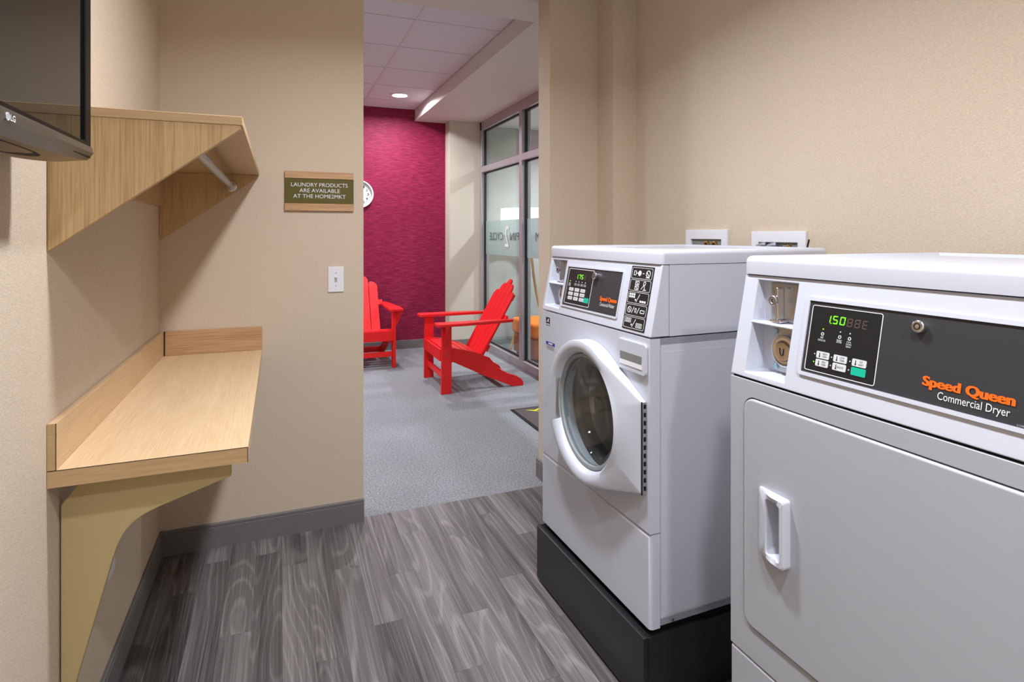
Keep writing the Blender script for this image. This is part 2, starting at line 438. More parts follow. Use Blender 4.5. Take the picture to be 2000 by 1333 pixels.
# ------------------------------------------------------------------ glazing and the room behind it
wn = root('window_1', (XG, 0, 0), 'full-height glazed wall with grey metal frame beside the red chair', 'window', kind='structure')
def bar(y0, y1, z0, z1, x0=0.0, x1=.10, nm='frame_bar'): return MB().box(x0, x1, y0, y1, z0, z1).build(nm, 'aluminium', wn, bevel=.003, seg=1)
ymull = 5.40
bar(YP - .05, YP, 0, ZS, nm='jamb')
bar(YB + WT, YB + WT + .06, 0, ZS, nm='jamb')
bar(YB + WT, YP, ZS - .10, ZS, nm='head')
bar(YB + WT, YP, 0, .085, nm='sill')
bar(ymull - .035, ymull + .035, .085, ZS - .10, nm='mullion')
bar(ymull - 1.25 - .035, ymull - 1.25 + .035, .085, ZS - .10, nm='mullion')
ys = [YP - .05, ymull + .035, ymull - .035, ymull - 1.215, ymull - 1.285, YB + WT + .06]
for a in (0, 2, 4):
    bar(ys[a + 1], ys[a], 2.085, 2.155, nm='transom')
    for z0, z1 in ((.085, 2.085), (2.155, ZS - .10)):
        pn = MB().box(.045, .053, ys[a + 1] + .004, ys[a] - .004, z0 + .004, z1 - .004).build('pane', 'window_glass', wn, smooth=False)
        gs = MB()
        o_ = [(ys[a + 1], z0), (ys[a], z0), (ys[a], z1), (ys[a + 1], z1)]
        i_ = [(ys[a + 1] + .014, z0 + .014), (ys[a] - .014, z0 + .014), (ys[a] - .014, z1 - .014), (ys[a + 1] + .014, z1 - .014)]
        gs.ring(o_, i_, .036, .062, lambda p, q, c: (c, p, q)).build('gasket', 'rubber_black', wn, smooth=False)
        if z0 < 1:
            MB().box(.0535, .0545, ys[a + 1] + .016, ys[a] - .016, 1.115, 1.505).build('frosted_band', 'frosted_film', pn, smooth=False)
# lettering on the frosted band, meant to be read from the other side
def backF(yc, zc): return lambda a, b, c: (.0440, yc - a * -1, zc + b)
text_obj('SPIN', backF(5.62, 1.325), .34, 'etched_dark', wn, height=.085, thick=0)
text_obj('2', backF(5.885, 1.325), .12, 'print_white', wn, height=.23, thick=0)
text_obj('CYCLE', backF(6.22, 1.325), .44, 'etched_dark', wn, height=.085, thick=0)
text_obj('YM', backF(5.03, 1.325), .19, 'etched_dark', wn, height=.085, thick=0)

struct('wall_far_room', MB().box(XG + .1, 5.6, 7.0, 7.1, 0, 2.8), 'far_wall', 'pale grey wall of the room behind the glass', 'wall')
struct('wall_far_side', MB().box(5.5, 5.6, 2.8, 7.1, 0, 2.8), 'far_wall', 'pale grey end wall of the room behind the glass', 'wall')
struct('wall_far_near', MB().box(XG + .1, 5.6, 2.7, 2.8, 0, 2.8), 'far_wall', 'near wall of the room behind the glass', 'wall')
struct('ceiling_far', MB().box(XG + .1, 5.6, 2.7, 7.1, 2.72, 2.80), 'ceiling_white', 'white ceiling of the room behind the glass', 'ceiling')

# ------------------------------------------------------------------ lights
def downlight(x, y, z, watts, colr, label, r=.082, spread=150):
    t = root('downlight', (x, y, z), label, 'light', group='recessed downlights')
    MB().ring(circ(0, 0, r + .016, 40), circ(0, 0, r - .004, 40), -.006, .004).build('trim_ring', 'white_plastic', t, bevel=.002, seg=1)
    MB().prism(circ(0, 0, r - .006, 40), -.0015, .004).build('lens', 'lens_glow', t)
    ld = bpy.data.lights.new('downlight_lamp', 'AREA'); ld.shape = 'DISK'; ld.size = 2 * r * .9
    ld.energy = watts; ld.color = colr; ld.spread = R(spread)
    lo = bpy.data.objects.new('downlight_lamp', ld); col.objects.link(lo); lo.parent = t; lo.location = (0, 0, -.012)
    return t
downlight(.48, 1.47, HC, LAUNDRY_W * 1.08, LAUNDRY_C, 'recessed laundry downlight between the counter and the washer')
downlight(.43, .16, HC, LAUNDRY_W * .72, LAUNDRY_C, 'recessed laundry downlight in front of the dryer')
downlight(.45, -1.0, HC, LAUNDRY_W, LAUNDRY_C, 'added unseen fill downlight nearest the laundry rear wall')  # added out of view behind the camera to fill the room with light
downlight(1.19, 6.17, ZL, LOBBY_W, LOBBY_C, 'glowing round recessed downlight near the crimson wall', spread=165)
downlight(.28, 4.30, ZL, LOBBY_W, LOBBY_C, 'recessed lobby downlight nearest the laundry opening', spread=165)
downlight(-.66, 6.17, ZL, LOBBY_W, LOBBY_C, 'recessed lobby downlight over the hidden part of the crimson wall', spread=165)
downlight(-1.25, 4.30, ZL, LOBBY_W, LOBBY_C, 'recessed lobby downlight beyond the sign wall', spread=165)
downlight(3.4, 5.9, 2.72, LOBBY_W * 1.5, LOBBY_C, 'recessed downlight in the room behind the glass, near the floor lamp')
downlight(3.4, 4.1, 2.72, LOBBY_W * 1.5, LOBBY_C, 'recessed downlight in the room behind the glass, near the orange stool')

# ------------------------------------------------------------------ folding counter
CX0, CX1, CY0, CY1 = XL, -.068, 1.53, YB
ct = root('folding_counter', (CX0, CY0, 0), 'wood-laminate wall counter with raised backsplash and cream bracket', 'counter')
L = CY1 - CY0; D = CX1 - CX0
MB().box(.001, D, .0012, L - .001, .803, .840).build('worktop', 'laminate_counter', ct, bevel=.0012, seg=1)
MB().box(.001, D - .0006, 0, .0011, .8035, .8395).build('end_band', 'laminate_edge', ct, smooth=False)
sp = MB().box(.001, .017, .0012, L - .001, .8405, .942).build('backsplash', 'laminate_splash', ct, bevel=.001, seg=1)
MB().box(.001, .0166, 0, .0011, .841, .9415).build('end_band', 'laminate_edge', sp, smooth=False)
MB().box(.0215, D, L - .017, L - .001, .8405, .942).build('backsplash', 'sign_wood', ct, bevel=.001, seg=1)
MB().box(.0165, .0220, L - .0155, L - .001, .8403, .9410).build('corner_seam', 'dark_gap', ct, smooth=False)
MB().box(.002, D - .0004, -.0002, .0012, .8392, .8403).build('edge_seam', 'dark_gap', ct, smooth=False)
MB().box(D - .0013, D + .0001, -.0002, .0012, .8035, .8395).build('edge_seam', 'dark_gap', ct, smooth=False)
MB().box(.0160, .0172, -.0002, .0012, .8405, .9415).build('edge_seam', 'dark_gap', ct, smooth=False)
br = [(.004, 0.115), (.004, .735), (.055, .802), (.352, .802), (.352, .748)]
# lower edge: gentle slope, round cove, then a long taper to the floor end
import itertools
for t in [i / 10 for i in range(11)]:
    P0, P1, P2, P3 = Vector((.20, .700)), Vector((.135, .678)), Vector((.118, .655)), Vector((.098, .575))
    q = P0 * (1 - t) ** 3 + P1 * 3 * t * (1 - t) ** 2 + P2 * 3 * t * t * (1 - t) + P3 * t ** 3
    br.append((q.x, q.y))
br += [(.030, .32), (.018, .115)]
MB().prism(br, .075, .100, lambda a, b, c: (a, c, b)).build('bracket', 'cream_paint', ct, bevel=.001, seg=1, ang=60)

# ------------------------------------------------------------------ hanging shelf
sh = root('hanging_shelf', (XL, 1.53, 1.30), 'bamboo-look wall shelf with triangular ends and a chrome hanging rod', 'shelf')
SD = -.080 - XL; SL = YB - 1.53; ZT = .330          # shelf depth, length, top (above the empty)
MB().box(.001, SD, 0, SL - .001, ZT - .021, ZT).build('shelf_board', 'laminate_edge', sh, bevel=.001, seg=1)
tri = [(.001, ZT - .0215), (SD - .004, ZT - .0215), (SD - .004, ZT - .030), (.001, .012)]
MB().prism(tri, .001, .018, lambda a, b, c: (a, c, b)).build('end_panel', 'laminate_upright', sh, bevel=.0008, seg=1)
tri2 = [(.001, ZT - .0215), (SD - .004, ZT - .0215), (SD - .004, ZT - .030), (.001, .022)]
MB().prism(tri2, SL - .018, SL - .001, lambda a, b, c: (a, c, b)).build('end_panel', 'laminate_upright', sh, bevel=.0008, seg=1)
MB().box(.001, .018, .0185, SL - .0185, ZT - .165, ZT - .0215).build('back_rail', 'laminate_edge', sh, bevel=.0008, seg=1)
rod = MB().tube([(.272, .019, .256), (.272, SL - .019, .256)], .0125, 16).build('hanging_rod', 'brushed', sh)
for y0, y1 in ((.0185, .030), (SL - .030, SL - .0185)):
    MB().prism(circ(.272, .256, .023, 24), y0, y1, lambda a, b, c: (a, c, b)).build('rod_flange', 'chrome', rod, bevel=.003, seg=2)

# ------------------------------------------------------------------ television
tv = root('television', (-.34, 1.362, 1.497), 'black flat-screen television mounted above the counter wall', 'television')
TW, TH = .78, .50
MB().box(-.055, -.012, -TW, 0, .012, TH).build('back_shell', 'tv_bezel', tv, bevel=.006)
oB = [(-TW, .0), (0, .0), (0, TH), (-TW, TH)]
iB = [(-TW + .036, .030), (-.036, .030), (-.036, TH - .036), (-TW + .036, TH - .036)]
MB().ring(oB, iB, -.014, 0, lambda a, b, c: (c, a, b)).build('bezel', 'tv_bezel', tv, bevel=.0025)
MB().box(-.012, -.0045, -TW + .021, -.021, .029, TH - .021).build('screen', 'tv_screen', tv, smooth=False)
# chin: a lip along the bottom that swells towards the middle
loops = []
for i in range(25):
    t = i / 24; y = -t * TW; bulge = math.sin(math.pi * t) ** .8
    loops.append([(.0015, y, .022), (.004, y, .010), (-.006, y, -.003 - .012 * bulge), (-.040, y, -.006 - .026 * bulge), (-.053, y, .006 - .010 * bulge), (-.053, y, .022)])
ch = MB().loft(loops, True, True).build('chin', 'tv_chin', tv)
def under(x, y, c):
    bl = math.sin(math.pi * min(1, max(0, -y / TW))) ** .8; k_ = (-.006 - x) / .034
    return (x, y, (-.003 - .012 * bl) * (1 - k_) + (-.006 - .026 * bl) * k_ - c)
MB().prism([(-.023 + .011 * math.cos(a), -TW / 2 + .20 * math.sin(a)) for a in [2 * math.pi * k / 40 for k in range(40)]], -.001, .0008, under).build('speaker_slot', 'tv_speaker', ch)
lF = lambda a, b, c: (.0042 + c - (.0002 if b > 0 else .0), -.378 - a * -1, .0085 + b)
text_obj('LG', lambda a, b, c: (.0041, -.372 + a, .0105 + b), .016, 'print_white', ch, height=.009, thick=0, bold=.02)
MB().ring(circ(-.388, .0105, .0055, 24), circ(-.388, .0105, .0046, 24), .0030, .0043, lambda a, b, c: (c, a, b)).build('logo_ring', 'print_white', ch)
MB().prism(circ(-.388, .0105, .0046, 24), .0030, .0040, lambda a, b, c: (c, a, b)).build('logo_face', 'print_grey', ch)
MB().box(-.120, -.056, -TW / 2 - .12, -TW / 2 + .12, TH / 2 - .10, TH / 2 + .10).build('wall_mount', 'dark_gap', tv, bevel=.003)

# ------------------------------------------------------------------ wall sign, switch, outlet
sg = root('wall_sign', (.175, YB, 1.456), 'green sign reading laundry products with wooden strips', 'sign')
MB().box(-.150, .150, -.009, -.001, .034, .146).build('sign_panel', 'sign_green', sg, bevel=.0008, seg=1)
for z0, z1 in ((0, .0335), (.1465, .178)): MB().box(-.150, .150, -.012, -.001, z0, z1).build('wood_strip', 'sign_wood', sg, bevel=.001, seg=1)
for s, z, w in (('LAUNDRY PRODUCTS', .1185, .246), ('ARE AVAILABLE', .0925, .176), ('AT THE HOME2MKT', .0665, .228)):
    text_obj(s, lambda a, b, c, z=z: (a, -.0092, z + b), w, 'print_white', sg, height=.0175, thick=0)
sw = root('light_switch', (.246, YB, 1.082), 'white toggle light switch plate below the green sign', 'switch')
MB().prism(rrect(-.035, .035, 0, .117, .003, 3), -.006, -.0005, lambda a, b, c: (a, c, b)).build('plate', 'switch_white', sw, bevel=.002)
MB().box(-.0055, .0055, -.0075, -.005, .046, .071).build('toggle_collar', 'print_grey', sw)
MB().prism([(-.006, .050), (-.006, .066), (-.017, .075), (-.019, .068)], -.004, .004, lambda a, b, c: (c, a, b)).build('toggle', 'switch_white', sw, bevel=.001, seg=1)
for z in (.028, .088): MB().prism(circ(0, z, .003, 12), -.0072, -.0055, lambda a, b, c: (a, c, b)).build('screw', 'print_grey', sw)
ou = root('wall_outlet', (XL, 2.035, .345), 'white electrical outlet plate low on the wall under the counter', 'outlet')
MB().prism(rrect(-.035, .035, 0, .117, .003, 3), .0005, .006, lambda a, b, c: (c, a, b)).build('plate', 'switch_white', ou, bevel=.002)
for z in (.035, .082): MB().prism(rrect(-.016, .016, z - .013, z + .013, .008, 4), .005, .0085, lambda a, b, c: (c, a, b)).build('socket', 'white_plastic', ou)

# ------------------------------------------------------------------ washer supply boxes
def supply_box(y0, y1, z0, z1, label, hoses):
    t = root('supply_box', (XR, y0, z0), label, 'plumbing box', group='washer supply boxes')
    w, h = y1 - y0, z1 - z0
    o_ = [(0, 0), (w, 0), (w, h), (0, h)]; m = .036
    i_ = [(m, .03), (w - m, .03), (w - m, h - .043), (m, h - .043)]
    fr = MB().ring(o_, i_, -.012, .0, lambda a, b, c: (c, a, b)).build('frame', 'white_plastic', t, bevel=.002)
    MB().box(-.0015, -.0005, m - .002, w - m + .002, .028, h - .041).build('back_plate', 'box_inside', t, smooth=False)
    for k, yy in enumerate((w * .30, w * .48)):
        v = MB().prism(circ(yy, h - .068, .017, 20), -.013, -.002, lambda a, b, c: (c, a, b)).build('valve', 'brass' if not hoses or k == 0 else 'steel', t, bevel=.003)
        MB().prism(circ(yy, h - .068, .008, 16), -.0145, -.0128, lambda a, b, c: (c, a, b)).build('valve_stem', 'dark_gap', v)
    if hoses:
        for k, yy in enumerate((w * .50, w * .68)):
            pts = []
            for i in range(14):
                u = i / 13 * math.pi * .62
                pts.append((-.014 - .02 * math.sin(u), yy + .045 * math.sin(u) + k * .004, h - .052 - .060 * (1 - math.cos(u)) * .8))
            MB().tube(pts, .011, 10).build('hose', 'hose_braid', t)
    return t
supply_box(1.955, 2.226, 1.18, 1.370, 'white washer supply box with two brass valves', False)
supply_box(1.558, 1.818, 1.17, 1.361, 'white washer supply box with braided hoses', True)
cb = MB().tube([(0, 0, 0), (-.004, .004, .10), (-.010, -.004, .14), (-.016, -.016, .165)], .003, 8).build('power_cord', 'rubber_black')
cb.location = (XR - .012, 1.545, 1.165); tag(cb, 'thin black cord tip beside the hose box', 'cord')
# ------------------------------------------------------------------ laundry machines
class Mach:
    """local frame: w runs along the front away from the sign wall, d into the machine, z up from the floor"""
    def __init__(s, rt, zb, z0, z1, dd):
        s.rt, s.zb, s.z0, s.z1, s.dd = rt, zb, z0, z1, dd
        b = math.atan2(dd, z1 - z0); s.n = (-math.cos(b), math.sin(b))
    def P(s, w, z, d): return (d, -w, z - s.zb)
    def C(s, w, z, out):                     # on the sloping console
        d = s.dd * (z - s.z0) / (s.z1 - s.z0)
        return (d + s.n[0] * out, -w, z + s.n[1] * out - s.zb)
    def box(s, w0, w1, d0, d1, z0, z1): return MB().box(d0, d1, -w1, -w0, z0 - s.zb, z1 - s.zb)
def console(m, W, dback, niches, nm='console'):
    """console housing with coin niches let into its sloping face"""
    ws = sorted({0, W} | {a for n in niches for a in n[:2]}); zs = sorted({m.z0, m.z1} | {a for n in niches for a in n[2:4]})
    mb = MB()
    for i in range(len(ws) - 1):
        for j in range(len(zs) - 1):
            a0, a1, b0, b1 = ws[i], ws[i + 1], zs[j], zs[j + 1]
            if any(n[0] <= a0 and a1 <= n[1] and n[2] <= b0 and b1 <= n[3] for n in niches):
                dp = .055
                f = [m.C(a0, b0, 0), m.C(a1, b0, 0), m.C(a1, b1, 0), m.C(a0, b1, 0)]
                kk = [(p[0] + dp if False else .050 + .012, p[1], p[2]) for p in f]
                mb.quadset(f + kk, [(0, 1, 5, 4), (1, 2, 6, 5), (2, 3, 7, 6), (3, 0, 4, 7), (4, 5, 6, 7)])
            else:
                mb.quadset([m.C(a0, b0, 0), m.C(a1, b0, 0), m.C(a1, b1, 0), m.C(a0, b1, 0)], [(0, 1, 2, 3)])
    # shell: split the border the same way as the face
    top = [m.C(w, m.z1, 0) for w in ws]; bot = [m.C(w, m.z0, 0) for w in ws]
    bt = [m.P(w, m.z1, dback) for w in ws]; bb = [m.P(w, m.z0, dback) for w in ws]
    for A, B in ((top, bt), (bot, bb), (bt, bb)):
        for i in range(len(ws) - 1): mb.quadset([A[i], A[i + 1], B[i + 1], B[i]], [(0, 1, 2, 3)])
    for w in (0, W):
        l = [m.C(w, z, 0) for z in zs]
        mb.quadset(l + [m.P(w, m.z1, dback), m.P(w, m.z0, dback)], [tuple(range(len(l) + 2))])
    return mb.build(nm, 'enamel', m.rt, bevel=.006, seg=3, ang=40)
def top_cover(m, W, d0, d1, z0, z1, mat='enamel'):
    bm = MB(); bm.box(d0, d1, -W - .002, .002, z0 - m.zb, z1 - m.zb)
    b = bm.bm; bmesh.ops.recalc_face_normals(b, faces=b.faces)
    b.faces.ensure_lookup_table()
    tf = max(b.faces, key=lambda f: f.calc_center_median().z)
    oe = [e for e in b.edges if any(v.co.z > z1 - m.zb - .001 for v in e.verts) ]
    bmesh.ops.bevel(b, geom=oe, offset=.014, segments=4, profile=.5, affect='EDGES')
    tf = max((f for f in b.faces if f.normal.z > .99), key=lambda f: f.calc_area())
    bmesh.ops.inset_region(b, faces=[tf], thickness=.022)
    bmesh.ops.inset_region(b, faces=[tf], thickness=.010)
    for v in tf.verts: v.co.z -= .007
    return bm.build('top_cover', mat, m.rt)
def plate(m, name, mat, w0, w1, z0, z1, o0, o1, par, r=.0, bevel=.0):
    pl = rrect(w0, w1, z0, z1, r, 4) if r else [(w0, z0), (w1, z0), (w1, z1), (w0, z1)]
    return MB().prism(pl, o0, o1, m.C).build(name, mat, par, bevel=bevel, seg=2)
def outline(m, name, mat, w0, w1, z0, z1, t, o0, o1, par, r=.004):
    return MB().ring(rrect(w0, w1, z0, z1, r, 4), rrect(w0 + t, w1 - t, z0 + t, z1 - t, max(r - t, .0006), 4), o0, o1, m.C).build(name, mat, par)
SEG = {'a': [(.12, .96), (.88, .96), (.78, .84), (.22, .84)], 'd': [(.22, .16), (.78, .16), (.88, .04), (.12, .04)], 'g': [(.2, .56), (.8, .56), (.8, .44), (.2, .44)],
       'f': [(.04, .93), (.04, .53), (.2, .53), (.2, .82)], 'b': [(.96, .93), (.96, .53), (.8, .53), (.8, .82)], 'e': [(.04, .07), (.04, .47), (.2, .47), (.2, .18)], 'c': [(.96, .07), (.96, .47), (.8, .47), (.8, .18)]}
DIG = {'1': 'bc', '5': 'afgcd', '0': 'abcdef', '7': 'abc', '8': 'abcdefg', 'E': 'afged'}
def digits(m, par, s, w, z, cw, chh, out, mat, name):
    mb = MB(); first = True
    for c in s:
        if c == '.':
            mb.prism([(w - .0030, z), (w - .0012, z), (w - .0012, z + .0018), (w - .0030, z + .0018)], out, out + .0004, m.C); continue
        for g in DIG[c]:
            mb.prism([(w + a * cw + .14 * cw * b, z + b * chh) for a, b in SEG[g]], out, out + .0004, m.C)
        w += cw * 1.32
    return mb.build(name, mat, par, smooth=False)
def tlabel(m, par, s, w, z, width, height, mat='print_white', out=.0022, bold=0., name='lettering', xbold=0.):
    return text_obj(s, lambda a, b, c: m.C(w + a, z + b, out + c), width, mat, par, height=height, thick=0, bold=bold, name=name, xbold=xbold)
def coin_niche_fittings(m, w0, w1, zt0, zt1, zb0, zb1, scale=1.0):
    wc = (w0 + w1) / 2; bk = .061                 # back plane of the niches (depth)
    cs = MB().box(bk - .004, bk - .001, -(w1 - .004), -(w0 + .022), zt0 + .004 - m.zb, zt1 - .004 - m.zb).build('coin_plate', 'steel', m.rt, bevel=.001, seg=1)
    f = lambda a, b, c: (c, -a, b - m.zb)
    MB().prism(rrect(wc - .003, wc + .003, zt0 + .008, zt1 - .012, .002, 3), bk - .022, bk - .004, f).build('coin_slide', 'chrome', cs, bevel=.001, seg=1)
    zc = (zt0 + zt1) / 2 + .004
    MB().ring(circ(wc - .004, zc, .011, 20), circ(wc - .004, zc, .005, 20), bk - .030, bk - .022, f).build('key_bow', 'steel', cs, bevel=.001, seg=1)
    MB().prism(rrect(wc - .016, wc + .014, zt0 + .002, zt0 + .007, .002, 3), bk - .026, bk - .004, f).build('coin_lip', 'chrome', cs, bevel=.001, seg=1)
    zc = (zb0 + zb1) / 2 + .000
    lp = MB().box(bk - .004, bk - .001, -(w1 - .002), -(w0 + .030), zb0 + .004 - m.zb, zb1 - .002 - m.zb).build('lock_plate', 'steel', m.rt, bevel=.001, seg=1)
    wl = wc + .014
    MB().ring(circ(wl, zc, .034, 32), circ(wl, zc, .0195, 32), bk - .018, bk - .004, f).build('lock_collar', 'chrome', lp, bevel=.003)
    lk = MB().prism(circ(wl, zc, .0195, 28), bk - .022, bk - .004, f).build('lock_barrel', 'bronze_lock', lp, bevel=.002)
    U = [(wl - .005, zc + .007)] + [(wl + .0042 * math.cos(R(180 + a)), zc - .002 + .006 * math.sin(R(180 + a))) for a in range(0, 181, 20)] + [(wl + .005, zc + .007)]
    mb = MB()
    for p, q in zip(U[:-1], U[1:]):
        mb.tube([f(p[0], p[1], bk - .0225), f(q[0], q[1], bk - .0225)], .0012, 6)
    mb.build('keyhole', 'print_black', lk)
    for zz in (zb0 + .014, zb1 - .014): MB().prism(circ(w0 + .036, zz, .006, 14), bk - .008, bk - .003, f).build('screw', 'blue_zinc', lp, bevel=.001, seg=1)

# ---- washer stand
PA = R(1.1)
ps = root('machine_stand', (.937, 2.081, 0), 'low black metal stand under the front-loading washer', 'stand', rz=PA)
MB().box(.004, .70, -.696, -.004, .006, .2125).build('core', 'dark_gap', ps, smooth=False)
MB().box(0, .016, -.70, 0, .010, .213).build('front_panel', 'pedestal_black', ps, bevel=.003)
MB().box(.016, .70, -.70, -.688, .010, .211).build('side_panel', 'pedestal_black', ps, bevel=.003)
MB().box(.016, .70, -.012, 0, .010, .211).build('side_panel', 'pedestal_black', ps, bevel=.003)
for dx in (.04, .62):
    for wy in (.05, .62): MB().box(dx, dx + .05, -wy - .03, -wy, 0, .010).build('foot', 'rubber_black', ps)

# ---- washer
W_ = .70; ZB = .2135
wr = root('washing_machine', (.957, 2.078, ZB), 'white front-loading washing machine on a black stand', 'washing machine', rz=PA)
m = Mach(wr, ZB, 1.057, 1.262, .042)
m.box(.006, .6985, .036, .70, .238, 1.050).bm.free()
cab = MB()
for a, b, c, d, e, f_ in ((.016, W_ - .0005, .036, .70, .238, 1.0545),):
    cab.box(c, d, -.022, -.002, e - ZB, f_ - ZB)                                   # far side
    cab.box(c, d, -b, -b + .02, e - ZB, f_ - ZB)                                   # near side
    cab.box(d - .02, d, -b, -.002, e - ZB, f_ - ZB)                                # back
    cab.box(c, d, -b, -.002, e - ZB, e + .02 - ZB)                                 # base
    cab.box(c, d, -b, -.002, f_ - .02 - ZB, f_ - ZB)                               # deck
cabinet = cab.build('cabinet', 'enamel', wr)
m.box(W_ - .0015, W_ + .0008, .050, .695, .262, 1.015).build('side_emboss', 'enamel', cabinet, bevel=.0015, seg=2)
m.box(.03, W_ - .012, .05, .69, ZB + .002, .238).build('base_frame', 'dark_gap', wr, smooth=False)
for dx in (.10, .55):
    for wy in (.06, .60): m.box(wy, wy + .045, dx, dx + .045, ZB, .24).build('foot', 'rubber_black', wr)
MB().prism(circ(.078, .245, .004, 12), -.0012 - W_, -W_ - .0005 + .004, lambda a, b, c: (a, c, b - ZB)).build('screw', 'steel', wr)
vert = lambda e: abs(e.verts[0].co.z - e.verts[1].co.z) > .05
m.box(0, W_, 0, .034, .232, .499).build('lower_panel', 'enamel', wr, bevel=.012, seg=4, efilter=lambda e: all(v.co.x < .01 for v in e.verts) and (vert(e) or e.verts[0].co.z > .2))
# front panel with the round port
wc, zc, Ro, Ri = .385, .768, .232, .185
rect = [(0, .503), (W_, .503), (W_, 1.053), (0, 1.053)]
o_, i_ = around((wc, zc), rect, circ(wc, zc, .195, 64), 64)
MB().ring(o_, i_, 0, .034, lambda a, b, c: m.P(a, b, c)).build('front_panel', 'enamel', wr, bevel=.012, seg=4, efilter=lambda e: all(v.co.x < .004 for v in e.verts) and vert(e) and all(v.co.y < -W_ + .003 for v in e.verts))
# door: round port with a tapering tab to the hinge
tA = [R(61), R(-72.7 + 360)]
hull = [(wc + Ro * math.cos(a), zc + Ro * math.sin(a)) for a in [tA[0] + (tA[1] - tA[0]) * i / 70 for i in range(71)]] + [(.680, .612), (.680, .872)]
an = sorted({-math.pi + 2 * math.pi * k / 120 for k in range(120)} | {math.atan2(.872 - zc, .68 - wc), math.atan2(.612 - zc, .68 - wc)} | {math.pi - .372, math.pi - .352, -math.pi + .388, -math.pi + .408})
def rad(a):
    r = raypoly((wc, zc), hull, a)
    if a > math.pi - .362 or a < -math.pi + .398: r = .206
    return r
def dfront(w): return -.050 if w < .5 else -.050 + .033 * min(1, (w - .5) / .18)
def innotch(a): return a > math.pi - .362 or a < -math.pi + .398
def L_(fr, dep): return [m.P(wc + fr(a) * math.cos(a), zc + fr(a) * math.sin(a), max(dep(wc + fr(a) * math.cos(a)), -.020) if innotch(a) else dep(wc + fr(a) * math.cos(a))) for a in an]
door = MB().loft([L_(rad, lambda w: -.001), L_(rad, lambda w: dfront(w) + .007), L_(lambda a: rad(a) - .002, lambda w: dfront(w) + .002), L_(lambda a: rad(a) - .008, dfront),
    L_(lambda a: min(rad(a) - .010, .2135), lambda w: dfront(w) - .001), L_(lambda a: min(rad(a) - .012, .199), lambda w: -.047), L_(lambda a: .192, lambda w: -.040), L_(lambda a: .1865, lambda w: -.018), L_(lambda a: .1865, lambda w: -.001)]).build('door', 'enamel', wr)
MB().prism([(wc - .245, zc - .085), (wc - .205, zc - .080), (wc - .205, zc + .075), (wc - .245, zc + .068)], -.010, -.001, lambda a, b, c: m.P(a, b, c)).build('handle_recess', 'seal_grey', door)
MB().ring(circ(wc, zc, .1863, 64), circ(wc, zc, .173, 64), -.026, -.004, lambda a, b, c: m.P(a, b, c)).build('door_seal', 'seal_grey', door, bevel=.003)
gl = [[m.P(wc + r * math.cos(2 * math.pi * k / 64), zc + r * math.sin(2 * math.pi * k / 64), d) for k in range(64)] for r, d in ((.1735, -.016), (.155, -.012), (.135, .012), (.125, .045), (.11, .070), (.07, .082), (.02, .085))]
MB().loft(gl, False, True).build('door_glass', 'door_glass', door)
gl = [[m.P(wc + r * math.cos(2 * math.pi * k / 64), zc + r * math.sin(2 * math.pi * k / 64), d) for k in range(64)] for r, d in ((.1740, -.017), (.155, -.0205), (.12, -.023), (.07, -.0245), (.01, -.025))]
MB().loft(gl, False, True).build('front_pane', 'door_glass', door)
hinge = MB().box(-.0165, -.0008, -.6835, -.6803, .612 - ZB, .872 - ZB).build('hinge', 'steel', door, bevel=.0008, seg=1)
mb = MB()
for i in range(11):
    z = .622 + i * .0232
    mb.box(-.0095, -.0035, -.6850, -.6832, z - ZB, z + .012 - ZB)
mb.build('hinge_slot', 'dark_gap', hinge, smooth=False)
MB().box(-.0172, -.0150, -.6842, -.6803, .610 - ZB, .874 - ZB).build('hinge_edge', 'dark_gap', hinge, smooth=False)
# drum behind the glass
dr = [[m.P(wc + r * math.cos(2 * math.pi * k / 48), zc + r * math.sin(2 * math.pi * k / 48), d) for k in range(48)] for r, d in ((.194, .034), (.170, .045), (.168, .085), (.185, .095), (.215, .11), (.222, .13), (.222, .48), (.20, .49), (.05, .47))]
MB().loft(dr[:4]).build('port_gasket', 'gasket', wr)
drum = MB().loft(dr[3:], False, True).build('drum', 'drum_steel', wr)
for k in range(3):
    a = R(75 + 120 * k); c_, s_ = math.cos(a), math.sin(a)
    pf = [(.222 * c_ - q * .03 * s_, .222 * s_ + q * .03 * c_) for q in (-1, 1)]; pi_ = [(.175 * c_ - q * .012 * s_, .175 * s_ + q * .012 * c_) for q in (1, -1)]
    MB().prism([(wc + p, zc + q) for p, q in pf + pi_], .14, .46, lambda a, b, c: m.P(a, b, c)).build('drum_baffle', 'drum_steel', drum, bevel=.004)
# detergent drawer
dw = MB().prism([(w, z - (.012 * (1 - ((w - .62) / .07) ** 2) if z < .99 else 0)) for w, z in rrect(.548, .690, .948, 1.036, .010, 4)], -.009, .0, lambda a, b, c: m.P(a, b, c)).build('detergent_drawer', 'enamel', wr, bevel=.003, seg=2)
fd = lambda a, b, c: m.P(a, b, c)
MB().prism([(.562, .999), (.672, .999), (.672, .972), (.562, .972)], -.0096, -.0085, fd).build('pull_shadow', 'box_inside', dw, smooth=False)
MB().prism([(-.0105, .962), (-.0088, .987), (-.0088, .960)], .560, .674, lambda a, b, c: (a, -c, b - ZB)).build('pull_lip', 'white_plastic', dw, smooth=False)
